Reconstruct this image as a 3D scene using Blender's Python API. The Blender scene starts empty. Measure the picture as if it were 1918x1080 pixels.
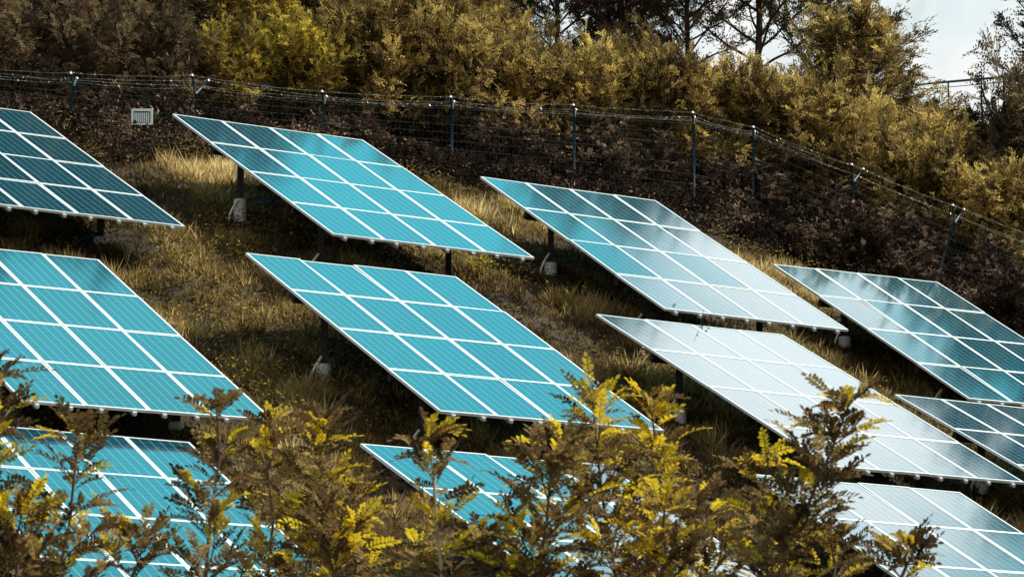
import bpy, math, random
import numpy as np
from mathutils import Matrix, Vector

rng = np.random.default_rng(7)
random.seed(7)
scene = bpy.context.scene
COL = scene.collection
PI = math.pi

# ------------------------------------------------------------------ camera
FPX, PITCH, ROLL = 6626.6, math.radians(9.746), math.radians(0.156)
cd = bpy.data.cameras.new("camera")
cam = bpy.data.objects.new("camera", cd)
COL.objects.link(cam)
cd.sensor_width = 36.0
cd.lens = 36.0 * FPX / 1918.0
cd.clip_start, cd.clip_end = 0.5, 3000.0
cd.dof.use_dof = True
cd.dof.focus_distance = 57.0
cd.dof.aperture_fstop = 14.0
cam.matrix_world = (Matrix.Rotation(PI / 2 + PITCH, 4, 'X') @ Matrix.Rotation(ROLL, 4, 'Z'))
scene.camera = cam


def ray(px, py):
    x, y = px - 959.0, py - 540.0
    c, s = math.cos(-ROLL), math.sin(-ROLL)
    x, y = c * x - s * y, s * x + c * y
    c, s = math.cos(PITCH), math.sin(PITCH)
    d = np.array([x / FPX, c + y / FPX * s, s - y / FPX * c])
    return d / d[1]                                   # scaled so that d * Y is the point at depth Y


# ------------------------------------------------------------------ survey of the tables
YAW0, TILT0, TW, TH = 32.857, 27.138, 4.0, 6.632
TABLES = {
 'A': ((-12.079, 60.656, 14.018), 0.83, 0.02, -0.42), 'B': ((-6.152, 62.522, 13.925), 0.09, 0.9, -0.02),
 'C': ((-0.596, 64.118, 13.108), 0.82, 2.3, 0.08), 'D': ((4.976, 66.469, 11.913), -1.66, 2.41, -0.68),
 'E': ((-9.986, 53.652, 10.023), -0.5, 2.07, -0.68), 'F': ((-4.258, 55.544, 10.11), 0.22, 1.68, -0.52),
 'G': ((1.388, 57.74, 9.503), 1.76, 0.71, -0.86), 'H': ((6.357, 58.217, 8.241), 0.73, -0.79, 0.06),
 'I': ((-8.064, 48.017, 6.404), -2.51, -0.44, 1.02), 'J': ((-2.015, 46.657, 5.925), 1.13, -1.01, 0.24),
 'K': ((3.498, 51.705, 6.133), 0.37, 0.25, 0.4)}


def axes(k):
    P, dy, dt, dr = TABLES[k]
    ya, t, r = math.radians(YAW0 + dy), math.radians(TILT0 + dt), math.radians(dr)
    u = np.array([math.cos(ya), math.sin(ya), 0.0])
    h = np.array([u[1], -u[0], 0.0])
    v = h * math.cos(t) + np.array([0, 0, -1.0]) * math.sin(t)
    u2 = u * math.cos(r) + v * math.sin(r)
    v2 = v * math.cos(r) - u * math.sin(r)
    n = np.cross(v2, u2)
    n = n if n[2] > 0 else -n
    return np.array(P), u2, v2, n


# ------------------------------------------------------------------ terrain
CLEAR = 1.12
cen = []
for k in TABLES:
    P, u, v, n = axes(k)
    c = P + 2 * u + TH / 2 * v
    cen.append((c[0], c[1], c[2] - (-16.563 - .2438 * c[0] + .4557 * c[1])))
cen = np.array(cen)
FX = np.array([-30, -20, -8.4, -3.8, 3.7, 4.9, 9.2, 14, 30.])
FY = np.array([57, 61, 65.6, 68.2, 71.4, 71.9, 70.7, 69, 64.])
CX = np.array([-30, -14, -6, 0, 5, 9, 12, 16, 30.])
CZ = np.array([27, 27, 25.4, 22.2, 21.7, 21.0, 20.4, 20.4, 20.0])


def vnoise(x, y, seed=0):
    xi, yi = np.floor(x).astype(np.int64), np.floor(y).astype(np.int64)
    fx, fy = x - xi, y - yi
    fx, fy = fx * fx * (3 - 2 * fx), fy * fy * (3 - 2 * fy)

    def hsh(a, b):
        n = (a * 374761393 + b * 668265263 + seed * 1442695041) & 0x7fffffff
        n = ((n ^ (n >> 13)) * 1274126177) & 0x7fffffff
        return ((n ^ (n >> 16)) & 0xffff) / 65535.0
    return ((hsh(xi, yi) * (1 - fx) + hsh(xi + 1, yi) * fx) * (1 - fy)
            + (hsh(xi, yi + 1) * (1 - fx) + hsh(xi + 1, yi + 1) * fx) * fy)


def fbm(x, y, s, seed=0):
    return (vnoise(x * s, y * s, seed) * .55 + vnoise(x * s * 2.1, y * s * 2.1, seed + 1) * .3
            + vnoise(x * s * 4.3, y * s * 4.3, seed + 2) * .15)


def slope_plane(x, y):
    xs = np.clip(x, -18, 18)
    z = -16.563 - .2438 * xs + .4557 * y - CLEAR
    w = np.exp(-((xs[..., None] - cen[:, 0]) ** 2 + (y[..., None] - cen[:, 1]) ** 2) / (2 * 2.6 ** 2))
    return z + (w * cen[:, 2]).sum(-1) / (w.sum(-1) + .08)


def terrain(x, y):
    x, y = np.asarray(x, float), np.asarray(y, float)
    yf = np.interp(x, FX, FY)
    zc = np.interp(x, CX, CZ)
    z = slope_plane(x, np.minimum(y, yf))
    lo = -1.6
    k = 1.2
    z = lo + k * np.logaddexp(0, (z - lo) / k)            # valley floor below the slope
    yc = 95.0
    t = np.clip((y - yf) / (yc - yf), 0, 1)
    up = z + (zc - z) * t ** 1.25
    over = np.maximum(y - yc, 0)
    z = np.where(y > yf, up - 3.0 * (1 - np.exp(-over / 18.0)), z)
    bump = (fbm(x, y, .55, 3) - .5) * .30 + (fbm(x, y, 2.2, 9) - .5) * .10
    return z + bump * np.clip((y - 36) / 6, 0.15, 1)


def tz(x, y):
    return float(terrain(np.array([x]), np.array([y]))[0])


def ground_hit(px, py, y0=30.0, y1=110.0):
    d = ray(px, py)
    ys = np.linspace(y0, y1, 1600)
    g = terrain(d[0] * ys, ys) - d[2] * ys
    i = int(np.argmax(g > 0))
    Y = ys[i]
    return np.array([d[0] * Y, Y, tz(d[0] * Y, Y)])


# ------------------------------------------------------------------ mesh helpers
class MB:
    def __init__(self):
        self.v, self.f, self.uv, self.n = [], [], [], 0

    def add(self, V, F, UV=None):
        V = np.asarray(V, float)
        self.v.append(V)
        self.f += [[i + self.n for i in f] for f in F]
        self.n += len(V)
        return self

    def box(self, lo, hi, M=None):
        a, b = lo, hi
        V = np.array([[a[0], a[1], a[2]], [b[0], a[1], a[2]], [b[0], b[1], a[2]], [a[0], b[1], a[2]],
                      [a[0], a[1], b[2]], [b[0], a[1], b[2]], [b[0], b[1], b[2]], [a[0], b[1], b[2]]], float)
        if M is not None:
            V = V @ np.asarray(M)[:3, :3].T + np.asarray(M)[:3, 3]
        return self.add(V, [(0, 3, 2, 1), (4, 5, 6, 7), (0, 1, 5, 4), (1, 2, 6, 5), (2, 3, 7, 6), (3, 0, 4, 7)])

    def tube(self, pts, rad, sides=6, cap=True):
        pts = np.asarray(pts, float)
        n = len(pts)
        rad = np.broadcast_to(np.asarray(rad, float), (n,))
        T = np.gradient(pts, axis=0)
        T /= np.linalg.norm(T, axis=1)[:, None] + 1e-12
        ref = np.array([0, 0, 1.0]) if abs(T[0][2]) < .9 else np.array([1.0, 0, 0])
        a = np.cross(T, ref)
        a /= np.linalg.norm(a, axis=1)[:, None] + 1e-12
        b = np.cross(T, a)
        th = np.arange(sides) * 2 * PI / sides
        V = (pts[:, None] + rad[:, None, None] * (a[:, None] * np.cos(th)[None, :, None]
                                                   + b[:, None] * np.sin(th)[None, :, None])).reshape(-1, 3)
        F = []
        for i in range(n - 1):
            for j in range(sides):
                k = (j + 1) % sides
                F.append((i * sides + j, i * sides + k, (i + 1) * sides + k, (i + 1) * sides + j))
        if cap:
            F.append(tuple(range(sides)))
            F.append(tuple(range((n - 1) * sides, n * sides))[::-1])
        return self.add(V, F)

    def mesh(self, name, mat, smooth=False):
        me = bpy.data.meshes.new(name)
        me.from_pydata(np.concatenate(self.v).tolist(), [], self.f)
        me.update()
        if smooth:
            me.polygons.foreach_set('use_smooth', [True] * len(me.polygons))
        me.materials.append(mat)
        return me


def obj(name, me, parent=None, loc=None):
    o = bpy.data.objects.new(name, me)
    COL.objects.link(o)
    if parent is not None:
        o.parent = parent
    if loc is not None:
        o.location = loc
    return o


def empty(name, loc):
    o = bpy.data.objects.new(name, None)
    o.empty_display_size = .2
    COL.objects.link(o)
    o.location = loc
    return o


def tag(o, label=None, cat=None, group=None, kind=None):
    if label:
        o['label'] = label
    if cat:
        o['category'] = cat
    if group:
        o['group'] = group
    if kind:
        o['kind'] = kind
    return o


def leaf_mesh(name, P, D, N, L, W, tint, mat, fine=False, fold=.25):
    """many leaves: base P, axis D, normal N, length L, width W, tint 0..1"""
    n = len(P)
    D = D / (np.linalg.norm(D, axis=1)[:, None] + 1e-9)
    S = np.cross(D, N)
    S /= np.linalg.norm(S, axis=1)[:, None] + 1e-9
    N = np.cross(S, D)
    L, W = np.broadcast_to(L, (n,))[:, None], np.broadcast_to(W, (n,))[:, None]
    if fine:
        V = np.stack([P, P + D * L * .28 + S * W * .48 + N * W * fold, P + D * L * .72 + S * W * .42 + N * W * fold,
                      P + D * L, P + D * L * .72 - S * W * .42 + N * W * fold,
                      P + D * L * .28 - S * W * .48 + N * W * fold], 1)
        idx = np.array([0, 3, 2, 1, 0, 5, 4, 3])
        nv, nf = 6, 2
    else:
        V = np.stack([P, P + D * L * .45 + S * W * .5, P + D * L, P + D * L * .45 - S * W * .5], 1)
        idx = np.array([0, 1, 2, 3])
        nv, nf = 4, 1
    me = bpy.data.meshes.new(name)
    me.vertices.add(n * nv)
    me.vertices.foreach_set('co', V.reshape(-1).astype(np.float32))
    me.loops.add(n * nf * 4)
    me.loops.foreach_set('vertex_index', (idx[None] + (np.arange(n) * nv)[:, None]).reshape(-1).astype(np.int32))
    me.polygons.add(n * nf)
    me.polygons.foreach_set('loop_start', (np.arange(n * nf) * 4).astype(np.int32))
    me.update(calc_edges=True)
    at = me.attributes.new('tint', 'FLOAT', 'POINT')
    at.data.foreach_set('value', np.repeat(np.clip(tint, 0, 1), nv).astype(np.float32))
    me.materials.append(mat)
    return me


# ------------------------------------------------------------------ materials
def new_mat(name):
    m = bpy.data.materials.new(name)
    m.use_nodes = True
    nt = m.node_tree
    b = nt.nodes['Principled BSDF']
    return m, nt, b


def N(nt, t, **kw):
    n = nt.nodes.new(t)
    for k, v in kw.items():
        setattr(n, k, v)
    return n


def ramp(nt, stops):
    r = N(nt, 'ShaderNodeValToRGB')
    e = r.color_ramp.elements
    while len(e) > 1:
        e.remove(e[-1])
    e[0].position, e[0].color = stops[0][0], (*stops[0][1], 1)
    for p, c in stops[1:]:
        q = e.new(p)
        q.color = (*c, 1)
    return r


def leaf_mat(name, stops, trans=.35, rough=.55, spec=.3):
    m, nt, b = new_mat(name)
    a = N(nt, 'ShaderNodeAttribute', attribute_name='tint')
    r = ramp(nt, stops)
    nt.links.new(a.outputs['Fac'], r.inputs[0])
    nt.links.new(r.outputs[0], b.inputs['Base Color'])
    b.inputs['Roughness'].default_value = rough
    b.inputs['Specular IOR Level'].default_value = spec
    t = N(nt, 'ShaderNodeBsdfTranslucent')
    nt.links.new(r.outputs[0], t.inputs['Color'])
    mx = N(nt, 'ShaderNodeMixShader')
    mx.inputs[0].default_value = trans
    nt.links.new(b.outputs[0], mx.inputs[1])
    nt.links.new(t.outputs[0], mx.inputs[2])
    nt.links.new(mx.outputs[0], nt.nodes['Material Output'].inputs['Surface'])
    return m


def plain(name, col, rough=.5, metal=0.0, noise=.0, scale=8.0):
    m, nt, b = new_mat(name)
    b.inputs['Roughness'].default_value = rough
    b.inputs['Metallic'].default_value = metal
    tc = N(nt, 'ShaderNodeTexCoord')
    no = N(nt, 'ShaderNodeTexNoise')
    no.inputs['Scale'].default_value = scale
    no.inputs['Detail'].default_value = 5
    nt.links.new(tc.outputs['Object'], no.inputs['Vector'])
    lo = tuple(c * (1 - noise) for c in col)
    hi = tuple(min(1, c * (1 + noise)) for c in col)
    r = ramp(nt, [(.3, lo), (.7, hi)])
    nt.links.new(no.outputs['Fac'], r.inputs[0])
    nt.links.new(r.outputs[0], b.inputs['Base Color'])
    return m


M_FRAME = plain('anodised frame', (.66, .71, .73), .45, .2, .06)
M_STEEL = plain('galvanised steel', (.34, .38, .40), .5, .6, .15)
M_DARKPOST = plain('dark post steel', (.022, .022, .025), .8, 0, .25)
M_CONC = plain('pale concrete', (.68, .72, .73), .85, 0, .15, 14)
M_FENCE = plain('blue green fence paint', (.008, .045, .065), .5, 0, .5)
M_WIREDARK = plain('dark green wire', (.010, .022, .024), .7, 0, .1)
M_WIRE = plain('bright galvanised wire', (.36, .35, .34), .4, .4, .6)
M_CAP = plain('white post cap', (.8, .8, .78), .4)
M_BOX = plain('pale blue painted metal', (.66, .80, .82), .5, 0, .08)
M_BLACK = plain('black rubber', (.01, .011, .012), .6)
M_BARK = plain('dark bark', (.045, .032, .022), .9, 0, .4, 10)
M_TWIG = plain('twig bark', (.10, .065, .04), .8, 0, .3, 20)
M_PALETWIG = plain('pale stem', (.36, .30, .20), .7, 0, .2, 20)
M_RAIL = plain('dark rail paint', (.02, .07, .08), .5)

# leaves
M_LF_FRONT = leaf_mat('locust leaflets', [(0, (.040, .025, .012)), (.35, (.15, .092, .034)), (.6, (.38, .265, .10)),
                                          (.8, (.60, .43, .022)), (1, (.86, .64, .035))], .45, .7, .12)
M_LF_OLIVE = leaf_mat('olive foliage', [(0, (.026, .018, .012)), (.4, (.165, .116, .043)), (.75, (.46, .34, .11)),
                                        (1, (.78, .60, .18))], .45, .8, .08)
M_LF_YELLOW = leaf_mat('yellow foliage', [(0, (.05, .036, .014)), (.4, (.21, .155, .042)), (.75, (.44, .345, .060)),
                                          (1, (.70, .56, .06))], .5, .8, .08)
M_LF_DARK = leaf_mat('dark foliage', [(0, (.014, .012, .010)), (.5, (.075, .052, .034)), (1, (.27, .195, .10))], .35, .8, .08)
M_LF_BROWN = leaf_mat('bramble foliage', [(0, (.007, .006, .006)), (.45, (.029, .021, .016)), (.75, (.082, .057, .039)),
                                          (1, (.32, .23, .16))], .25, .9, .05)
M_GRASS = leaf_mat('dry grass', [(0, (.040, .026, .018)), (.35, (.185, .130, .055)), (.65, (.46, .345, .135)),
                                 (1, (.84, .68, .36))], .5, .9, .05)
M_WEED = leaf_mat('weed leaves', [(0, (.05, .036, .012)), (.5, (.24, .18, .048)), (1, (.62, .49, .09))], .45, .8, .1)


def ground_mat():
    m, nt, b = new_mat('dry soil and thatch')
    tc = N(nt, 'ShaderNodeTexCoord')
    n1 = N(nt, 'ShaderNodeTexNoise')
    n1.inputs['Scale'].default_value = .8
    n1.inputs['Detail'].default_value = 10
    n1.inputs['Roughness'].default_value = .7
    nt.links.new(tc.outputs['Object'], n1.inputs['Vector'])
    r = ramp(nt, [(.3, (.016, .010, .006)), (.5, (.034, .021, .010)), (.7, (.065, .042, .017))])
    nt.links.new(n1.outputs['Fac'], r.inputs[0])
    nt.links.new(r.outputs[0], b.inputs['Base Color'])
    b.inputs['Roughness'].default_value = .95
    n2 = N(nt, 'ShaderNodeTexNoise')
    n2.inputs['Scale'].default_value = 14
    n2.inputs['Detail'].default_value = 8
    nt.links.new(tc.outputs['Object'], n2.inputs['Vector'])
    bp = N(nt, 'ShaderNodeBump')
    bp.inputs['Strength'].default_value = .8
    bp.inputs['Distance'].default_value = .06
    nt.links.new(n2.outputs['Fac'], bp.inputs['Height'])
    nt.links.new(bp.outputs[0], b.inputs['Normal'])
    return m


def glass_mat():
    """cells seen through glass: 6 x 10 pale cell gaps, thin busbars, glossy cover; local coords 0..0.99 x 0..1.64"""
    m, nt, b = new_mat('solar glass')
    tc = N(nt, 'ShaderNodeTexCoord')
    sep = N(nt, 'ShaderNodeSeparateXYZ')
    nt.links.new(tc.outputs['Object'], sep.inputs[0])

    def mth(op, a, bb=None, clamp=False):
        q = N(nt, 'ShaderNodeMath', operation=op, use_clamp=clamp)
        for i, s in enumerate((a, bb)):
            if s is None:
                continue
            if isinstance(s, (int, float)):
                q.inputs[i].default_value = s
            else:
                nt.links.new(s, q.inputs[i])
        return q.outputs[0]

    def lines(src, pitch, width, off=0.0):
        a = mth('DIVIDE', mth('ADD', src, off), pitch)
        d = mth('ABSOLUTE', mth('SUBTRACT', mth('FRACT', a), .5))
        return mth('GREATER_THAN', d, .5 - width / pitch / 2)
    gx = lines(sep.outputs[0], .1545, .0095, -.033)
    gy = lines(sep.outputs[1], .1575, .0045, -.04)
    bus = lines(sep.outputs[0], .0515, .0022, -.033 + .0515 / 2)
    vor = N(nt, 'ShaderNodeTexVoronoi')
    vor.inputs['Scale'].default_value = 55
    nt.links.new(tc.outputs['Object'], vor.inputs['Vector'])
    oi = N(nt, 'ShaderNodeObjectInfo')
    cell = ramp(nt, [(0, (.002, .030, .050)), (1, (.005, .062, .095))])
    mixv = mth('ADD', mth('MULTIPLY', vor.outputs['Color'], .45), mth('MULTIPLY', oi.outputs['Random'], .55))
    nt.links.new(mixv, cell.inputs[0])
    c1 = N(nt, 'ShaderNodeMix', data_type='RGBA')
    nt.links.new(mth('MULTIPLY', bus, .25), c1.inputs[0])
    nt.links.new(cell.outputs[0], c1.inputs[6])
    c1.inputs[7].default_value = (.20, .42, .48, 1)
    c2 = N(nt, 'ShaderNodeMix', data_type='RGBA')
    nt.links.new(mth('MAXIMUM', mth('MULTIPLY', gx, .42), mth('MULTIPLY', gy, .24)), c2.inputs[0])
    nt.links.new(c1.outputs[2], c2.inputs[6])
    c2.inputs[7].default_value = (.34, .62, .70, 1)
    nt.links.new(c2.outputs[2], b.inputs['Base Color'])
    # dust changes the gloss a little
    n1 = N(nt, 'ShaderNodeTexNoise')
    n1.inputs['Scale'].default_value = 3
    n1.inputs['Detail'].default_value = 6
    nt.links.new(tc.outputs['Object'], n1.inputs['Vector'])
    rr = N(nt, 'ShaderNodeMapRange')
    rr.inputs['To Min'].default_value = .045
    rr.inputs['To Max'].default_value = .11
    nt.links.new(n1.outputs['Fac'], rr.inputs['Value'])
    nt.links.new(rr.outputs[0], b.inputs['Roughness'])
    b.inputs['IOR'].default_value = 1.75
    b.inputs['Specular IOR Level'].default_value = .5
    return m


M_GLASS = glass_mat()
M_GROUND = ground_mat()

# ------------------------------------------------------------------ ground
xs = np.unique(np.concatenate([np.linspace(-22, 22, 200), np.linspace(-600, -22, 40), np.linspace(22, 600, 40)]))
ys = np.unique(np.concatenate([np.linspace(28, 100, 300), np.linspace(-300, 28, 40), np.linspace(100, 900, 40)]))
X, Y = np.meshgrid(xs, ys)
Z = terrain(X, Y)
V = np.stack([X, Y, Z], -1).reshape(-1, 3)
nx, ny = len(xs), len(ys)
ii, jj = np.meshgrid(np.arange(nx - 1), np.arange(ny - 1))
a = (jj * nx + ii).reshape(-1)
F = np.stack([a, a + 1, a + nx + 1, a + nx], 1)
me = bpy.data.meshes.new('hillside')
me.from_pydata(V.tolist(), [], F.tolist())
me.polygons.foreach_set('use_smooth', [True] * len(me.polygons))
me.materials.append(M_GROUND)
tag(obj('hillside', me), kind='structure')

# ------------------------------------------------------------------ solar tables
MW, MH, GAP = TW / 4, TH / 4, .006
FT, FD = .036, .040                                   # frame face width and depth
w, h = MW - GAP, MH - GAP
fm = MB()
fm.box((0, 0, -FD), (w, FT, 0)).box((0, h - FT, -FD), (w, h, 0))
fm.box((0, FT, -FD), (FT, h - FT, 0)).box((w - FT, FT, -FD), (w, h - FT, 0))
ME_FRAME = fm.mesh('module_frame', M_FRAME)
gm = MB().box((FT - .004, FT - .004, -.012), (w - FT + .004, h - FT + .004, -.004))
ME_GLASS = gm.mesh('module_glass', M_GLASS)
cl = MB().box((-.03, -.025, -.075), (.03, .03, -.035)).tube([(0, -.045, -.058), (0, -.02, -.058)], .028, 10)
ME_CLAMP = cl.mesh('rail_clamp', M_FRAME)

TLAB = {
 'A': 'dark teal solar table cut off by the left edge, in the top row',
 'B': 'teal solar table with dark upper corner, behind a white concrete footing at its left',
 'C': 'solar table with dark streaked tree reflections, in the top row under the wire fence',
 'D': 'pale teal solar table with dark patches, beside the shrub bank at far right',
 'E': 'bright teal solar table at left, directly above the table hidden by leafy saplings',
 'F': 'bright teal solar table in the middle of the slope, seen whole',
 'G': 'almost white solar table reflecting bright cloud, right of the middle',
 'H': 'small visible corner of a solar table at the right edge beside the white table',
 'I': 'bottom left solar table half covered by dark sapling leaves',
 'J': 'lowest central solar table mostly hidden behind yellow leaved saplings',
 'K': 'pale solar table in the bottom right corner below the white table'}


def basis(u, v, n, p):
    # local X = u, local Y = uphill, local Z = normal
    return Matrix(((u[0], -v[0], n[0], p[0]), (u[1], -v[1], n[1], p[1]), (u[2], -v[2], n[2], p[2]), (0, 0, 0, 1)))


def solar_table(k):
    P, u, v, n = axes(k)
    c = P + 2 * u + TH / 2 * v
    base = np.array([c[0], c[1], tz(c[0], c[1])])
    root = empty('solar_table', base)
    tag(root, TLAB[k], 'solar table', 'ground mounted solar tables in rows on the slope')
    r = random.Random(k)
    for i in range(4):
        for j in range(4):
            p = P + i * MW * u + ((j + 1) * MH) * v - base + u * GAP / 2
            jit = Matrix.Rotation(math.radians(r.gauss(0, .17)), 4, 'X') @ Matrix.Rotation(math.radians(r.gauss(0, .17)), 4, 'Y')
            g = obj('solar_module', ME_GLASS, root)
            g.matrix_local = basis(u, v, n, p) @ jit
            obj('module_frame', ME_FRAME, g)
    # rails down the slope with clamps at their lower ends
    B = basis(u, v, n, P - base)
    for i in range(4):
        for fr in (.24, .76):
            x = (i + fr) * MW
            m_ = MB().box((x - .025, -TH - .02, -.10), (x + .025, -.03, -.043), np.array(B))
            obj('mounting_rail', m_.mesh('mounting_rail', M_STEEL), root)
            q = obj('rail_clamp', ME_CLAMP, root)
            q.matrix_local = B @ Matrix.Translation((x, -TH - .005, 0))
    for vv in (1.55, 4.85):
        m_ = MB().box((.15, -vv - .05, -.24), (TW - .15, -vv + .05, -.10), np.array(B))
        obj('cross_beam', m_.mesh('cross_beam', M_DARKPOST), root)
    for uu in (.72, 3.28):
        for vv in (1.55, 4.85):
            t = P + uu * u + vv * v - n * .16
            gz = tz(t[0], t[1])
            lo = np.array([t[0], t[1], gz - .25]) - base
            hi = t - base
            m_ = MB().box((lo[0] - .055, lo[1] - .055, lo[2]), (hi[0] + .055, hi[1] + .055, hi[2]))
            fh = {'B': .38, 'F': .24, 'C': .20}.get(k, .2) if (uu < 1 and vv < 2) else .09
            leg = obj('leg', m_.mesh('leg', M_DARKPOST), root)
            m_ = MB().tube([(lo[0], lo[1], gz - .3 - base[2]), (lo[0], lo[1], gz + .03 - base[2]),
                            (lo[0], lo[1], gz + fh - .015 - base[2]), (lo[0], lo[1], gz + fh - base[2])],
                           [.115, .115, .112, .10], 20)
            obj('footing', m_.mesh('footing', M_CONC, False), leg)
    # white cable conduit leaving the ground beside the upper left leg
    for (vv, tall) in ((1.55, .36), (4.85, .30)):
        t = P + .72 * u + vv * v
        t = t + np.array([-.20, -.06, 0])
        g0 = np.array([t[0], t[1], tz(t[0], t[1]) + .03]) - base
        pts = [g0 + np.array([-.04, 0, -.1]), g0 + np.array([-.02, 0, .08]), g0 + np.array([.04, 0, tall * .6]),
               g0 + np.array([.13, 0, tall])]
        obj('conduit', MB().tube(pts, .022, 7).mesh('conduit', M_CAP, True), root)
    return root


for k in TABLES:
    solar_table(k)

# ------------------------------------------------------------------ vegetation builders


def unit(a):
    return a / (np.linalg.norm(a, axis=-1, keepdims=True) + 1e-9)


def fronds(P, D, L, T, R, pairs, leaf_l, leaf_w, roll=None, droop=.5):
    """compound leaves: base P, direction D, length L, tint T -> arrays for leaf_mesh; also rachis points"""
    n = len(P)
    D = unit(D)
    up = np.tile(np.array([0, 0, 1.0]), (n, 1))
    S = unit(np.cross(D, up) + R.normal(0, .02, (n, 3)))
    Nn = np.cross(S, D)
    ro = (R.normal(0, .55, n) if roll is None else roll)[:, None]
    S, Nn = S * np.cos(ro) + Nn * np.sin(ro), Nn * np.cos(ro) - S * np.sin(ro)
    dr = (droop * R.uniform(.3, 1.3, n))[:, None]
    oP, oD, oN, oL, oW, oT = [], [], [], [], [], []
    rach = [P]
    for k in range(pairs + 1):
        s = (k + 1.2) / (pairs + 1.2)
        c = P + D * (L * s)[:, None] - up * (dr * (L * s * s)[:, None] * .55)
        rach.append(c)
        tan = unit(D - up * dr * s * 1.1)
        taper = math.sin(min(1, .35 + s * 1.1) * PI * .5) * (1.0 if s < .75 else 1 - (s - .75) * 1.3)
        if k == pairs:
            oP.append(c); oD.append(tan); oN.append(Nn); oL.append(np.full(n, leaf_l * .9)); oW.append(np.full(n, leaf_w * .9)); oT.append(T)
            continue
        for sg in (-1, 1):
            d = unit(tan * .55 + S * sg * .85 + Nn * R.uniform(.0, .5, n)[:, None] + R.normal(0, .10, (n, 3)))
            nn = unit(Nn - S * sg * .35 + R.normal(0, .15, (n, 3)))
            oP.append(c); oD.append(d); oN.append(nn)
            f = R.uniform(.82, 1.12, n) * taper
            oL.append(leaf_l * f); oW.append(leaf_w * f); oT.append(T + R.normal(0, .05, n))
    return (np.concatenate(oP), np.concatenate(oD), np.concatenate(oN), np.concatenate(oL), np.concatenate(oW),
            np.concatenate(oT)), np.stack(rach, 1)


def poly_rand(R, p0, d0, length, n, wob, rise):
    pts = [np.array(p0, float)]
    d = np.array(d0, float)
    for i in range(n):
        d = d + R.normal(0, wob, 3) + np.array([0, 0, rise])
        d /= np.linalg.norm(d)
        pts.append(pts[-1] + d * length / n)
    return np.array(pts)


def make_plant(seed, H, RX, base_frac, stems, limbs, subs, leafmat, leaf_l, leaf_w, frond_l, pairs, tint_mu, tint_sd,
               name='crown', open_=0.0, trunk_r=.10, per=3, up=.35, bark=None, conic=0.0):
    """a bush or tree in local space, base at the origin -> (wood mesh, crown mesh)"""
    R = np.random.default_rng(seed)
    wood = MB()
    tips_p, tips_d, tips_t = [], [], []
    for s in range(stems):
        ang = R.uniform(0, 2 * PI)
        lean = 0.05 if stems == 1 else R.uniform(.15, .55)
        d0 = np.array([math.cos(ang) * lean, math.sin(ang) * lean, 1.0])
        Hs = H * (1.0 if stems == 1 else R.uniform(.7, 1.0))
        tr = poly_rand(R, (R.normal(0, .05) * (stems > 1), R.normal(0, .05) * (stems > 1), -.15), d0, Hs * .95, 9, .05, .06)
        wood.tube(tr, np.linspace(trunk_r, trunk_r * .18, len(tr)), 7)
        nl = max(3, limbs // stems)
        for i in range(nl):
            f = base_frac + (1 - base_frac) * ((i + R.uniform(0, 1)) / nl)
            q = f * (len(tr) - 1)
            a = int(min(q, len(tr) - 2))
            p = tr[a] + (tr[a + 1] - tr[a]) * (q - a)
            th = i * 2.4 + R.uniform(-.5, .5)
            g = (f - base_frac) / (1 - base_frac)
            rad = RX * (math.sqrt(max(.06, 1 - (g * 1.9 - .75) ** 2 * .55)) * (1 - conic) + conic * (1.05 - g)) * R.uniform(.7, 1.15)
            rad *= .75 if stems > 1 else 1
            lim = poly_rand(R, p, (math.cos(th), math.sin(th), up + g * .7), rad, 6, .12, .03)
            wood.tube(lim, np.linspace(trunk_r * .38 * (1 - f * .5), .008, len(lim)), 5)
            lump = R.normal(0, 1)
            for j in range(subs):
                ff = .2 + .8 * (j + R.uniform(0, 1)) / subs
                qq = ff * (len(lim) - 1)
                b = int(min(qq, len(lim) - 2))
                p2 = lim[b] + (lim[b + 1] - lim[b]) * (qq - b)
                dm = unit(lim[b + 1] - lim[b])
                sd = np.cross(dm, [0, 0, 1.0]) * (1 if j % 2 else -1)
                sub = poly_rand(R, p2, unit(dm * .7 + sd * .8 + np.array([0, 0, R.uniform(-.1, .45)])),
                                rad * R.uniform(.16, .34), 4, .15, .0)
                wood.tube(sub, np.linspace(.012, .004, len(sub)), 4)
                for q2 in range(per):
                    e = 1 + (q2 % 4)
                    tips_p.append(sub[e] + R.normal(0, .05, 3))
                    tips_d.append(unit(sub[e] - sub[e - 1]) + R.normal(0, .5, 3) * np.array([1, 1, .6]) + np.array([0, 0, .12]))
                    tips_t.append(tint_mu + lump * tint_sd * .6 + R.normal(0, tint_sd * .7))
    P, D, T = np.array(tips_p), np.array(tips_d), np.array(tips_t)
    if open_ > 0:
        keep = fbm(P[:, 0] + 7 * P[:, 2], P[:, 1] + 3 * P[:, 2], .9, seed) > open_
        P, D, T = P[keep], D[keep], T[keep]
    n = len(P)
    arr, _ = fronds(P, D, frond_l * R.uniform(.7, 1.2, n), T, R, pairs, leaf_l, leaf_w)
    return wood.mesh('wood', bark or M_BARK, True), leaf_mesh(name, *arr, leafmat)


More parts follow.
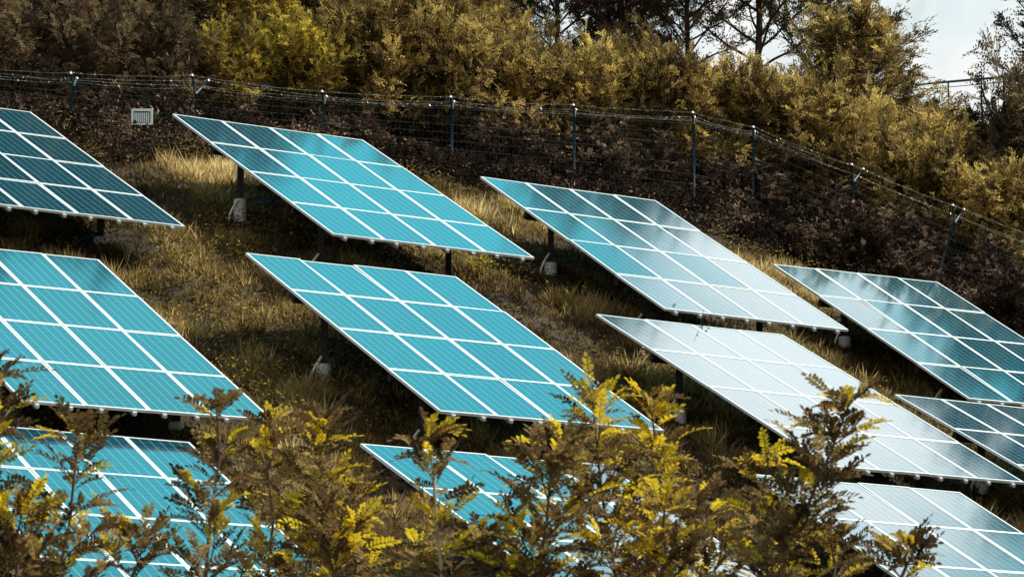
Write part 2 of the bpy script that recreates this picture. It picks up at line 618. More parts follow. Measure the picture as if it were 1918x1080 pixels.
# prototypes (local metres)
PR = {}
PR['olive_bush'] = (3.2, [make_plant(s, 3.2, 2.7, .25, 7, 70, 10, M_LF_OLIVE, .105, .052, .36, 4, .48, .34, per=7, trunk_r=.035) for s in (11, 12)])
PR['yellow_bush'] = (3.4, [make_plant(21, 3.4, 2.7, .22, 7, 70, 10, M_LF_YELLOW, .105, .052, .36, 4, .48, .34, per=7, trunk_r=.035)])
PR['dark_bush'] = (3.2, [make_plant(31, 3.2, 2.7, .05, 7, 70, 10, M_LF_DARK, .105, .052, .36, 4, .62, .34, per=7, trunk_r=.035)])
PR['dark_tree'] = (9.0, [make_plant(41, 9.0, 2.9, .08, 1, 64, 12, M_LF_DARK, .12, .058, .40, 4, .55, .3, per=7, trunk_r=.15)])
PR['open_tree'] = (9.0, [make_plant(s, 9.0, 3.0, .12, 1, 60, 13, M_LF_OLIVE, .10, .048, .34, 4, .36, .2, per=7, trunk_r=.085, open_=.36, up=.6) for s in (51, 52)])
PR['olive_tree'] = (7.0, [make_plant(s, 7.0, 2.5, .10, 1, 52, 12, M_LF_OLIVE, .12, .058, .38, 4, .45, .32, per=7, trunk_r=.12) for s in (61, 62)])
PR['bramble_bush'] = (1.9, [make_plant(s, 1.9, 1.25, .04, 8, 56, 7, M_LF_BROWN, .075, .046, .20, 3, .55, .34, per=4, trunk_r=.02, up=.5) for s in (81, 82)])
PR['conifer'] = (9.0, [make_plant(71, 9.0, 3.2, .04, 1, 90, 13, M_LF_DARK, .12, .034, .34, 6, .50, .25, per=7, trunk_r=.12, up=-.12, conic=.55)])


def place(kind, var, px, Yd, top, label, cat, name, group, wide=1.0, rz=0.0):
    """stands on the ground at depth Yd in the direction px; grown tall enough to reach the sight line `top`"""
    d = ray(px, 300)
    if Yd < 10:                                   # metres behind the fence line
        Yd = Yd + float(np.interp(d[0] * 70, FX, FY))
    x = d[0] * Yd
    z = tz(x, Yd)
    Ht = ray(px, top)[2] * Yd - z
    H0, protos = PR[kind]
    wood, crown = protos[var % len(protos)]
    s = Ht / H0
    root = empty(name, (x, Yd, z - .05))
    root.rotation_euler = (0, 0, rz)
    root.scale = (s * wide, s * wide, s) if s > .4 else (.4 * wide, .4 * wide, max(s, .2))
    tag(root, label, cat, group)
    obj('trunk' if 'tree' in name or 'conifer' in name else 'branches', wood, root)
    obj('crown' if 'tree' in name or 'conifer' in name else 'foliage', crown, root)
    return root


GB = 'bushes growing behind the wire fence'
GT = 'trees on the ridge above the bushes'
PL = [
 # ---- bushes just behind the fence, left to right
 ('dark_bush', 0, -30, 2.3, 10, 'dark brown bush at the left edge behind the fence', 'bush', 'bush', GB, .72),
 ('dark_bush', 0, 150, 2.3, 20, 'dark bush behind the leaning fence post above the slatted box', 'bush', 'bush', GB, .72),
 ('dark_bush', 0, 290, 2.3, 30, 'dark bush just left of the brightest yellow bush', 'bush', 'bush', GB, .72),
 ('yellow_bush', 0, 415, 2.3, 55, 'yellow green bush above the slatted box and dark table corner', 'bush', 'bush', GB, .72),
 ('yellow_bush', 0, 570, 2.3, 45, 'brightest yellow bush, above the left fence wires', 'bush', 'bush', GB, .72),
 ('olive_bush', 0, 700, 2.3, 40, 'olive bush drooping over the fence left of the white capped post', 'bush', 'bush', GB, .72),
 ('olive_bush', 1, 830, 2.3, 60, 'olive bush directly above the white capped fence post', 'bush', 'bush', GB, .72),
 ('olive_bush', 0, 960, 2.3, 100, 'pale olive bush below the bare trunked tree', 'bush', 'bush', GB, .72),
 ('olive_bush', 1, 1100, 2.3, 108, 'feathery olive bush over the middle fence posts', 'bush', 'bush', GB, .72),
 ('olive_bush', 0, 1240, 2.3, 125, 'feathery tan olive bush above the blue fence post', 'bush', 'bush', GB, .72),
 ('olive_bush', 1, 1370, 2.3, 148, 'tan olive bush over the corner of the fence', 'bush', 'bush', GB, .72),
 ('olive_bush', 0, 1490, 2.3, 170, 'low grey olive bush above the barbed wire run at right', 'bush', 'bush', GB, .72),
 ('olive_bush', 1, 1600, 2.3, 215, 'low bush just above the sloping barbed wire', 'bush', 'bush', GB, .72),
 ('olive_bush', 0, 1720, 2.3, 285, 'low olive bush above the leaning forked post', 'bush', 'bush', GB, .72),
 ('olive_bush', 1, 1840, 2.3, 330, 'olive bush over the barbed wire at the right edge', 'bush', 'bush', GB, .72),
 # ---- second tier
 ('dark_bush', 0, 60, 80.0, -60, 'large dark bush in the upper left corner', 'bush', 'bush', GB, .8),
 ('dark_bush', 0, 260, 81.0, -60, 'large dark bush rising at the top behind the dark brown bushes', 'bush', 'bush', GB, .8),
 ('yellow_bush', 0, 480, 81.0, -50, 'tall yellow bush reaching the top edge above the bright yellow bush', 'bush', 'bush', GB, .8),
 ('olive_bush', 1, 660, 82.0, -20, 'tall olive bush at the top left of the bare trunked tree', 'bush', 'bush', GB, .8),
 ('olive_bush', 0, 830, 82.0, 15, 'rounded olive bush rising behind the fence bushes near the top', 'bush', 'bush', GB, .8),
 ('olive_bush', 1, 945, 83.0, 45, 'olive bush immediately left of the sky gap', 'bush', 'bush', GB, .6),
 ('olive_bush', 0, 1200, 84.0, 92, 'pointed olive bush right of the sky gap', 'bush', 'bush', GB, .6),
 ('olive_bush', 1, 1490, 84.0, 158, 'olive bush below the see through tree crowns', 'bush', 'bush', GB, .9),
 ('olive_tree', 0, 1650, 84.0, 45, 'dense olive tree whose right side meets the open sky', 'tree', 'broadleaf_tree', GT, 1.15),
 ('olive_tree', 1, 1600, 87.0, 25, 'dense olive tree left of the one that meets the open sky', 'tree', 'broadleaf_tree', GT, 1.1),
 ('olive_tree', 0, 740, 86.0, -130, 'olive tree at the top edge above the white capped post', 'tree', 'broadleaf_tree', GT, 1.0),
 ('olive_tree', 1, 880, 87.0, -70, 'shaded olive tree at the top edge left of the sky gap', 'tree', 'broadleaf_tree', GT, .9),
 ('olive_bush', 0, 1790, 83.0, 232, 'olive bush under the ridge railing', 'bush', 'bush', GB, .9),
 ('olive_bush', 1, 1690, 79.5, 235, 'shaded olive bush between the dense olive tree and the barbed wire', 'bush', 'bush', GB, 1.0),
 ('dark_bush', 0, 1935, 80.0, 150, 'dark bush at the right edge below the railing', 'bush', 'bush', GB, .55),
 ('dark_tree', 0, 1990, 83.0, -200, 'dark tree cut off by the right edge beside the open sky', 'tree', 'broadleaf_tree', GT, .78),
 # ---- third tier
 ('olive_bush', 0, 1035, 83.0, 112, 'olive bush at the foot of the bare trunked tree in the sky gap', 'bush', 'bush', GB, .8),
 ('dark_bush', 0, 395, 84.0, -130, 'dark bush at the top edge left of the brightest yellow bush', 'bush', 'bush', GB, .8),
 ('dark_bush', 0, 160, 86.0, -120, 'dark bush at the very top between two tall dark trees', 'bush', 'bush', GB, .7),
 ('olive_bush', 1, 380, 86.0, -110, 'shaded olive bush at the top edge left of the tall yellow bush', 'bush', 'bush', GB, .7),
 ('dark_bush', 0, 570, 87.0, -80, 'dark bush at the top edge right of the tall yellow bush', 'bush', 'bush', GB, .7),
 ('olive_bush', 0, 750, 88.0, -40, 'shaded olive bush behind the tall olive bush at the top', 'bush', 'bush', GB, .7),
 ('dark_bush', 0, 905, 88.0, 10, 'dark bush at the foot of the dark feathery tree left of the sky gap', 'bush', 'bush', GB, .6),
 ('olive_bush', 1, 1330, 88.0, 128, 'shaded olive bush at the feet of the see through trees', 'bush', 'bush', GB, .9),
 # ---- ridge trees
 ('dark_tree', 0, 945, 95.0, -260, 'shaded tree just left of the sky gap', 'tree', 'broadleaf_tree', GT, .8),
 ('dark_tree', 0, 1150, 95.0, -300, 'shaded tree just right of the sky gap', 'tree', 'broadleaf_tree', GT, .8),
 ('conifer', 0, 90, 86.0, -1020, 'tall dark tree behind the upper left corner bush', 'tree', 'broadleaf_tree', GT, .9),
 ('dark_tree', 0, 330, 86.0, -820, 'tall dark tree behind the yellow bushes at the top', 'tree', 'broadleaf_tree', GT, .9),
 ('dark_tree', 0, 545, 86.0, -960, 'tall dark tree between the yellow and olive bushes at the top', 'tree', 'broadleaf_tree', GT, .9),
 ('conifer', 0, 900, 91.0, -480, 'dark feathery tree left of the bare trunked tree', 'tree', 'conifer_tree', GT, .62),
 ('open_tree', 0, 1040, 92.0, -560, 'tree with a bare dark trunk standing in the sky gap', 'tree', 'broadleaf_tree', GT, .85),
 ('conifer', 0, 1165, 92.0, -520, 'dark feathery tree right of the bare trunked tree', 'tree', 'conifer_tree', GT, .55),
 ('open_tree', 1, 1290, 93.0, -460, 'see through tree with forked limbs at the top right of the sky gap', 'tree', 'broadleaf_tree', GT, .9),
 ('open_tree', 0, 1410, 93.0, -670, 'see through tree with fine twigs against white sky', 'tree', 'broadleaf_tree', GT, .85),
 ('dark_tree', 0, 200, 84.0, -960, 'tall dark tree at the top edge between the corner bush and the yellow bushes', 'tree', 'broadleaf_tree', GT, 1.0),
 ('dark_tree', 0, 440, 85.0, -960, 'tall dark tree directly behind the tall yellow bush', 'tree', 'broadleaf_tree', GT, 1.15),
 ('dark_tree', 0, -60, 84.0, -1000, 'tall dark tree standing at the far left edge', 'tree', 'broadleaf_tree', GT, 1.0),
 ('dark_tree', 0, 2290, 92.0, -520, 'tree outside the right edge, mirrored as a dark patch in the rightmost top table', 'tree', 'broadleaf_tree', GT, .8),
 ('dark_tree', 0, 2540, 92.0, -520, 'tree outside the right edge, mirrored as dark bands in the small table at right', 'tree', 'broadleaf_tree', GT, 1.1),
 ('open_tree', 1, 1540, 93.0, -570, 'rightmost see through tree before the open sky', 'tree', 'broadleaf_tree', GT, .62),
]
GR = 'dark bramble bushes tangled into the fence'
BR = [(-25, 185, 1.1, 'dark bramble bush at the left edge above the dark table'), (95, 190, 1.0, 'bramble bush left of the leaning post above the dark table'),
      (200, 175, .9, 'bramble bush between the leaning left post and the pale cabinet'), (330, 185, 1.0, 'bramble bush right of the pale cabinet'),
      (450, 200, .9, 'bramble bush above the top left corner module of the upper middle table'), (560, 215, 1.0, 'bramble bush behind the top edge of the upper middle table'),
      (690, 215, .9, 'bramble bush at the top right corner of the upper middle table'), (775, 262, -.9, 'reddish bramble bush in front of the fence left of the capped post'),
      (905, 225, .9, 'bramble bush right of the white capped post'), (1000, 235, 1.0, 'bramble bush halfway between the capped post and the next blue post'),
      (1135, 245, .9, 'bramble bush right of the blue post over the streaked table'), (1230, 250, 1.0, 'bramble bush left of the tall blue post'),
      (1350, 300, .5, 'bramble bush right of the tall blue post'), (1440, 300, .7, 'bramble bush hiding the corner post'),
      (1405, 400, -.9, 'low bramble bush in front of the fence corner'), (1540, 345, .8, 'bramble bush below the start of the sloping barbed wire'),
      (1610, 385, -.7, 'bramble bush swallowing the fence mesh right of the corner'), (1500, 420, -1.2, 'reddish bramble bush above the rightmost top table'),
      (1700, 400, .7, 'bramble bush left of the leaning forked post'), (1690, 455, -1.0, 'low bramble bush in front of the leaning forked post'),
      (1860, 450, .7, 'bramble bush right of the leaning forked post'), (1900, 500, -.9, 'low bramble bush at the right edge above the top table')]
for i, (px, top, back, label) in enumerate(BR):
    d = ray(px, 300)
    PL.append(('bramble_bush', i % 2, px, max(min(float(np.interp(d[0] * 70, FX, FY)) + back, 99), 11), top, label, 'bramble bush', 'bramble_bush', GR, [1.0, 1.2, .9][i % 3]))
for i, (kind, var, px, Yd, top, label, cat, name, grp, wide) in enumerate(PL):
    place(kind, var, px, Yd, top, label, cat, name, grp, wide, rz=i * 1.7)

# ------------------------------------------------------------------ bramble bank, grass, weeds (uncountable)


def scatter(n, xr, yr):
    x = rng.uniform(*xr, n)
    y = rng.uniform(*yr, n)
    return x, y


# brambles: a low fringe in front of the fence, tangled mounds behind it
n = 420000
x, y = scatter(n, (-16, 16), (60, 84))
yf = np.interp(x, FX, FY)
dy = y - yf
edge = -1.9 - 1.4 * (fbm(x, y, .5, 21) - .5) * 2
keep = (dy > edge) & (dy < 9) & (rng.uniform(0, 1, n) < np.where(dy < 4.5, 1.0, .4))
x, y, dy = x[keep], y[keep], dy[keep]
n = len(x)
lump = fbm(x, y, .62, 33)
hgt = np.where(dy < .25, (.22 + .75 * lump) * np.clip((dy + 3.2) / 2.2, .3, 1), .15 + 3.6 * np.clip(lump - .25, 0, 1) * np.clip(.45 + dy * .45, .3, 1))
hgt *= .8 + .5 * fbm(x, y, 3.0, 37)
z = terrain(x, y) + hgt * (1 - rng.uniform(0, 1, n) ** 1.6 * .9)
P = np.stack([x, y, z], 1)
D = rng.normal(0, 1, (n, 3)) * np.array([1, 1, .7]) + np.array([0, -.3, .2])
T = .42 + (fbm(x, y, 1.1, 44) - .5) * 1.2 + (fbm(x + 5 * z, y, 2.4, 46) - .5) * 1.1 + rng.normal(0, .22, n)
keep = fbm(x * 1.0 + z * 2.7, y + z * 1.9, 2.0, 91) > .42          # holes in the tangle
P, D, T = P[keep], D[keep], T[keep]
arr, _ = fronds(P, D, .20 * rng.uniform(.5, 1.5, len(P)), T, rng, 1, .085, .052)
ug = tag(obj('undergrowth', leaf_mesh('undergrowth', *arr, M_LF_BROWN)), 'dark brown bramble undergrowth covering the bank around the fence',
    'undergrowth', kind='stuff')

# grass: tussocks of blades
nt_ = 90000
x, y = scatter(nt_, (-15, 15), (37, 70))
yf = np.interp(x, FX, FY)
clump = fbm(x, y, 2.2, 57)
keep = (y < yf - .5) & (rng.uniform(0, 1, nt_) < np.clip((clump - .20) * 3.0, .55, 1))
x, y, yf, clump = x[keep], y[keep], yf[keep], clump[keep]
per_ = 13
patch = fbm(x, y, .7, 55)
ledge = np.exp(-((y - (yf - 3.0)) / .9) ** 2)
Lt = (.05 + .50 * patch * clump * clump * 2.2 + .07 * ledge) * rng.uniform(.55, 1.15, len(x))
Tt = .29 + (patch - .5) * 1.5 + (clump - .5) * .5 + ledge * .35 + rng.normal(0, .10, len(x))
rep_ = lambda q: np.repeat(q, per_)
n = len(x) * per_
ang, rr = rng.uniform(0, 2 * PI, n), rng.uniform(0, 1, n)
ox, oy = np.cos(ang) * rr, np.sin(ang) * rr
X_, Y_ = rep_(x) + ox * .09, rep_(y) + oy * .09
L = rep_(Lt) * rng.uniform(.5, 1.15, n) * (1.1 - .35 * rr)
D = np.stack([ox * 1.1 + rng.normal(0, .35, n), oy * 1.1 - .15 + rng.normal(0, .35, n), np.full(n, .8)], 1)
NN = rng.normal(0, 1, (n, 3)) * np.array([1, 1, .3])
P = np.stack([X_, Y_, terrain(X_, Y_) - .02], 1)
T = rep_(Tt) + rng.normal(0, .12, n)
tag(obj('grass', leaf_mesh('grass', P, D, NN, L, .020 * rng.uniform(.7, 1.5, n), T, M_GRASS)),
    'dry tan and brown grass covering the slope between the solar tables', 'grass', kind='stuff')

# broad leaved weeds in patches
n = 190000
x, y = scatter(n, (-15, 15), (37, 70))
yf = np.interp(x, FX, FY)
pt = fbm(x, y, .6, 77) + (fbm(x, y, 2.5, 79) - .5) * .3
keep = (y < yf - 1.5) & (pt > .50)
x, y, pt = x[keep], y[keep], pt[keep]
n = len(x)
P = np.stack([x, y, terrain(x, y) + rng.uniform(.02, .48, n) * np.clip((pt - .5) * 6, .25, 1)], 1)
D = rng.normal(0, 1, (n, 3)) * np.array([1, 1, .4])
NN = rng.normal(0, .5, (n, 3)) + np.array([0, 0, 1.0])
tag(obj('ground_cover', leaf_mesh('ground_cover', P, D, NN, .06 * rng.uniform(.6, 1.4, n), .034, .42 + (fbm(x, y, 1.3, 83) - .5) * 1.0 + rng.normal(0, .18, n), M_WEED)),
    'low yellow green weeds scattered among the grass', 'weeds', kind='stuff')

# ------------------------------------------------------------------ fence
fence = empty('wire_fence', (0, 69.5, tz(0, 69.5)))
tag(fence, 'blue green wire fence with barbed wire along the foot of the shrub bank', 'fence')
f0 = np.array(fence.location)
# (px, top px, lean in metres along x, forked)
POSTS = [(-90, 122, 0, 0), (138, 142, -.06, 0), (375, 146, 0, 1), (607, 176, 0, 0), (847, 186, -.01, 0), (1076, 201, -.02, 0),
         (1299, 215, 0, 0), (1412, 242, -.06, 0), (1606, 312, -.14, 1), (1795, 388, -.66, 1), (1990, 460, -.3, 1)]
tops = []
for (px, top, lean, fork) in POSTS:
    d = ray(px, top)
    xx = d[0] * 70
    Yd = float(np.interp(xx, FX, FY))
    T_ = d * Yd
    bx = T_[0] + lean
    gz = tz(bx, Yd)
    b_ = np.array([bx, Yd, gz - .3])
    t_ = T_ - np.array([.08 if fork else 0, 0, .32 if fork else .2])
    post = obj('post', MB().tube([b_ - f0, t_ - f0], .030, 8).mesh('post', M_FENCE, True), fence)
    arms = MB()
    tips = []
    for sy in (-1, 1):
        tip = T_ + np.array([.14 * sy if fork else .03 * sy, .22 * sy, 0])
        arms.tube([t_ - f0, tip - f0], [.026, .020], 6)
        tips.append(tip)
    obj('forked_arm', arms.mesh('forked_arm', M_FENCE, True), post)
    capm = MB()
    for tip in tips:
        capm.tube([tip - f0 - np.array([0, 0, .015]), tip - f0 + np.array([0, 0, .012]), tip - f0 + np.array([0, 0, .028])], [.026, .028, .012], 8)
    obj('post_cap', capm.mesh('post_cap', M_CAP, True), post)
    tops.append((b_, t_, tips))
for i in range(len(tops) - 1):
    (b0, t0, p0), (b1, t1, p1) = tops[i], tops[i + 1]
    pm = MB()
    for q in range(11):
        f = q / 10
        A_ = b0 + (t0 - b0) * f + np.array([0, -.04, .0])
        B_ = b1 + (t1 - b1) * f + np.array([0, -.04, .0])
        pm.tube([A_ - f0, B_ - f0], .0024, 4, False)
    L_ = np.linalg.norm(b1 - b0)
    nv = int(L_ / .10)
    for q in range(1, nv):
        f = q / nv
        pm.tube([b0 + (b1 - b0) * f - f0 + np.array([0, -.036, 0]), t0 + (t1 - t0) * f - f0 + np.array([0, -.036, 0])], .0022, 3, False)
    obj('mesh_panel', pm.mesh('mesh_panel', M_WIREDARK), fence)
    for side in (0, 1):
        for lv in (.45, 1.0):
            wm = MB()
            A_ = t0 + (p0[side] - t0) * lv
            B_ = t1 + (p1[side] - t1) * lv
            m_ = 9
            fr = np.linspace(0, 1, m_)
            pts = A_[None] + (B_ - A_)[None] * fr[:, None] - np.array([0, 0, 1.0])[None] * (fr * (1 - fr) * .22 * rng.uniform(.2, 1))[:, None] + rng.normal(0, .006, (m_, 3))
            wm.tube(pts - f0, .0016, 4, False)
            nb = int(np.linalg.norm(B_ - A_) / .14)
            for q in range(nb):
                f = (q + .5) / nb
                c = np.array([np.interp(f, fr, pts[:, a]) for a in range(3)]) - f0
                dd = unit(rng.normal(0, 1, 3)) * .024
                wm.tube([c - dd, c + dd], .009 * rng.uniform(.2, 1.0) ** 1.6 + .001, 3, False)
            obj('barbed_wire', wm.mesh('barbed_wire', M_WIRE), fence)

# ------------------------------------------------------------------ slatted box on the fence
d = ray(266, 219) * 65.0
box = empty('slatted_cabinet', d - np.array([0, 0, .17]))
tag(box, 'pale blue slatted metal cabinet standing in the dark undergrowth at upper left', 'cabinet')
W2, H2 = .20, .155
m_ = MB().box((-W2, .02, .17 - H2), (W2, .16, .17 + H2))
obj('back_panel', m_.mesh('back_panel', M_BLACK), box)
m_ = MB()
m_.box((-W2, -.02, .17 + H2 - .05), (W2, .018, .17 + H2)).box((-W2, -.02, .17 - H2), (W2, .018, .17 - H2 + .035))
m_.box((-W2, -.02, .17 - H2 + .035), (-W2 + .04, .018, .17 + H2 - .05)).box((W2 - .04, -.02, .17 - H2 + .035), (W2, .018, .17 + H2 - .05))
obj('frame', m_.mesh('frame', M_BOX), box)
for q in range(8):
    xq = -W2 + .055 + q * .037
    obj('slat', MB().box((xq, -.008, .17 - H2 + .05), (xq + .023, .012, .17 + H2 - .075)).mesh('slat', M_BOX), box)
obj('latch', MB().tube([(-W2 + .075, -.055, .06), (-W2 + .07, -.022, .07)], [.03, .036], 12).mesh('latch', M_BLACK, True), box)
gz = tz(d[0], d[1]) - (d[2] - .17)
for sx in (-.15, .15):
    obj('leg', MB().tube([(sx, .08, gz - .1), (sx, .08, .17 - H2)], .014, 6).mesh('leg', M_DARKPOST), box)

# ------------------------------------------------------------------ railing on the ridge
Yr = 90.0
r0, r1 = ray(1700, 160) * Yr, ray(1930, 140) * Yr
rail = empty('ridge_railing', ((r0 + r1) / 2) * np.array([1, 1, 0]) + np.array([0, 0, tz(*((r0 + r1) / 2)[:2])]))
tag(rail, 'dark metal railing crossing the sky gap on the ridge at upper right', 'railing')
q0 = np.array(rail.location)
obj('top_rail', MB().tube([r0 - q0, r1 - q0], .032, 8).mesh('top_rail', M_RAIL, True), rail)
obj('lower_rail', MB().tube([r0 - q0 - np.array([0, 0, .14]), r1 - q0 - np.array([0, 0, .14])], .010, 6).mesh('lower_rail', M_RAIL, True), rail)
for f in (0.0, .33, .6, .78, 1.0):
    t_ = r0 + (r1 - r0) * f
    obj('post', MB().tube([np.array([t_[0], t_[1], tz(t_[0], t_[1]) - .2]) - q0, t_ - q0], .022, 8).mesh('post', M_RAIL, True), rail)

# ------------------------------------------------------------------ foreground locust saplings


def sapling(seed, xb, xt, yt, dist, half, yellow, dens, label, pale=False, depth_px=1150, tuft=0):
    R = np.random.default_rng(seed)
    top = ray(xt, yt) * dist
    low = ray(xb, 1080) * dist
    gx, gy = low[0] + (low[0] - top[0]) * .6, dist
    gz = tz(gx, gy)
    base = np.array([gx, gy, gz])
    ppm = FPX / dist
    hw = half / ppm
    vis = top[2] - low[2]
    # stem from the ground through low to top
    pts = np.array([base - [0, 0, .1], base + (low - base) * .35 + R.normal(0, .03, 3), low - (top - low) * .55,
                    low - (top - low) * .1 + R.normal(0, .008, 3) * [1, 1, 0], low + (top - low) * .35 + R.normal(0, .012, 3) * [1, 1, 0],
                    low + (top - low) * .7 + R.normal(0, .012, 3) * [1, 1, 0], top])
    rs = np.array([.022, .018, .013, .0095, .0075, .0055, .003])
    root = empty('locust_sapling', base)
    tag(root, label, 'sapling', 'locust saplings in the foreground')
    stem = MB().tube(pts - base, rs, 7)
    arc = np.concatenate([[0], np.cumsum(np.linalg.norm(np.diff(pts, axis=0), axis=1))])
    a_end = arc[-1]
    a_start = a_end - (vis * 1.35)
    nb = int(dens * vis * 27) + 4
    FPs, FDs, FLs, FTs = [], [], [], []
    for i in range(nb):
        g = (i + R.uniform(0, .9)) / nb                       # 0 low .. 1 top
        a = a_start + (a_end - a_start) * g
        p = np.array([np.interp(a, arc, pts[:, q]) for q in range(3)])
        th = i * 2.39996 + R.uniform(-.4, .4)
        prof = (1 - g) ** .55 * .9 + .10
        bl = hw * prof * R.uniform(.55, 1.1)
        d0 = np.array([math.cos(th), math.sin(th), R.uniform(.45, 1.0)])
        br = poly_rand(R, p, unit(d0), bl, 5, .08, .03)
        stem.tube(br - base, np.linspace(.0045, .0018, len(br)), 5)
        yb = yellow * .8 + R.normal(0, .34)
        nf = max(3, int(bl / .026))
        for j in range(nf):
            s = (j + R.uniform(0, 1)) / nf
            q = s * 5
            k = int(min(q, 4))
            bp = br[k] + (br[k + 1] - br[k]) * (q - k)
            dm = unit(br[k + 1] - br[k])
            sd = np.cross(dm, [0, 0, 1.0]) * (1 if j % 2 else -1)
            FPs.append(bp)
            FDs.append(unit(dm * R.uniform(.3, .9) + sd * R.uniform(.5, 1.1) + np.array([0, 0, R.uniform(-.2, .6)])))
            FLs.append(.165 * R.uniform(.7, 1.25))
            FTs.append(yb)
        FPs.append(br[-1]); FDs.append(unit(br[-1] - br[-2]) + np.array([0, 0, R.uniform(-.2, .4)]))
        FLs.append(.17 * R.uniform(.8, 1.2)); FTs.append(yb + .1)
    for i in range(5 + tuft):                                   # tuft at the top
        FPs.append(top - (top - low) * R.uniform(0, .10))
        th = R.uniform(0, 2 * PI)
        FDs.append(np.array([math.cos(th), math.sin(th), R.uniform(.5, 1.6)]))
        FLs.append(.15 * R.uniform(.7, 1.2)); FTs.append(yellow + .15)
    FP, FD, FL, FT_ = np.array(FPs), np.array(FDs), np.array(FLs), np.array(FTs)
    n_ = len(FP)
    y_ = R.uniform(0, 1, n_)
    tint = .36 + .16 * R.normal(0, 1, n_) * .8 + np.where(y_ < FT_ * .75, .5, 0)
    arr, rach = fronds(FP - base, FD, FL, tint, R, 8, .034, .0175, droop=.5)
    for q in range(n_):
        stem.tube(rach[q][::2], .0013, 3, False)
    obj('stem', stem.mesh('stem', M_PALETWIG if pale else M_TWIG, True), root)
    obj('leaves', leaf_mesh('leaves', *arr, M_LF_FRONT, fine=True, fold=.22), root)
    return root


SAP = [
 (101, 105, 150, 800, 15.0, 130, .10, .75, 'dark brown sapling over the bottom left solar table'),
 (102, 388, 405, 762, 15.5, 115, .12, .65, 'tall dark stemmed sapling crossing the right edge of the bottom left table'),
 (103, 585, 605, 790, 17.0, 105, .45, 1.15, 'bushy yellow tipped sapling right of the bottom left table'),
 (104, 500, 505, 790, 17.6, 85, .25, 1.0, 'olive sapling touching the lower corner of the bright left table'),
 (105, 828, 800, 800, 15.0, 75, .35, .8, 'slender pale stemmed sapling over the corner of the lowest central table', True),
 (106, 1000, 1050, 830, 15.0, 135, .40, 1.3, 'thick sapling covering the middle of the lowest central table'),
 (107, 1150, 1110, 745, 15.6, 110, .50, 1.2, 'tall sapling whose tip overlaps the lower edge of the central table'),
 (108, 1225, 1215, 740, 16.2, 75, .75, 1.1, 'bright yellow sapling with its tip right of the central table corner'),
 (109, 1460, 1595, 745, 14.6, 115, .28, 1.15, 'leaning sapling with its tip against the white table'),
 (110, 1425, 1440, 855, 16.4, 70, .5, .8, 'yellow green sapling just left of the leaning one'),
 (111, 1690, 1705, 1025, 15.0, 70, .12, .9, 'small sapling tip at the bottom edge over the bottom right table'),
 (112, -40, -4, 672, 14.6, 55, .35, .8, 'sapling tip poking in at the left edge of the bright left table'),
 (113, 250, 240, 1005, 16.0, 110, .12, .8, 'low dark sapling between the two tall left saplings'),
 (114, 30, 40, 965, 14.5, 110, .35, 1.3, 'low sapling in the bottom left corner'),
 (115, 665, 668, 915, 18.0, 70, .5, 1.3, 'low yellow sapling left of the slender pale stemmed one'),
 (116, 780, 770, 1045, 16.0, 110, .4, 1.3, 'lowest yellow green sapling at the foot of the slender one'),
 (117, 900, 895, 1010, 15.5, 80, .35, 1.2, 'short sapling between the slender and the thick saplings'),
 (118, 1330, 1310, 930, 17.0, 90, .35, 1.1, 'short olive sapling midway between the yellow and the leaning saplings'),
 (119, 1560, 1565, 1010, 16.5, 60, .3, .8, 'short sapling right of the stem of the leaning one'),
 (120, 630, 640, 960, 15.5, 120, .35, 1.5, 'short dense sapling at the bottom under the yellow tipped one'),
 (121, 1240, 1245, 950, 15.0, 110, .4, 1.2, 'short sapling at the foot of the bright yellow one'),
]
for s in SAP:
    sapling(*s)

# ------------------------------------------------------------------ single weeds on the slope


def weed(seed, px, py, hgt, wid, n, mat, tmu, label, stalks=6, cat='weed', name='weed_plant', leafy=True, Yd=None, top=None, bark=None):
    R = np.random.default_rng(seed)
    g = ground_hit(px, py)
    if Yd:
        d = ray(px, py)
        g = np.array([d[0] * Yd, Yd, tz(d[0] * Yd, Yd)])
        hgt = ray(px, top)[2] * Yd - g[2]
    root = empty(name, g)
    tag(root, label, cat)
    st = MB()
    P, D, T = [], [], []
    for i in range(stalks):
        th = R.uniform(0, 2 * PI)
        p = poly_rand(R, (R.normal(0, wid * .15), R.normal(0, wid * .15), -.05),
                      (math.cos(th) * wid / hgt * .8, math.sin(th) * wid / hgt * .8, 1.0), hgt * R.uniform(.7, 1.1), 6, .08, .0)
        st.tube(p, np.linspace(.008, .003, len(p)), 5)
        for j in range(n // stalks):
            q = R.uniform(.15 if leafy else .65, 1) * 6
            k = int(min(q, 5))
            P.append(p[k] + (p[k + 1] - p[k]) * (q - k))
            D.append(R.normal(0, 1, 3) * [1, 1, .5] + [0, 0, .5])
            T.append(tmu + R.normal(0, .2))
    P, D = np.array(P), np.array(D)
    obj('stalk', st.mesh('stalk', bark or M_PALETWIG, True), root)
    nn = R.normal(0, .5, (len(P), 3)) + [0, 0, 1.0]
    obj('leaves', leaf_mesh('leaves', P, D, nn, .07 * R.uniform(.6, 1.3, len(P)) * (1 if leafy else .6), .03, np.array(T), mat), root)


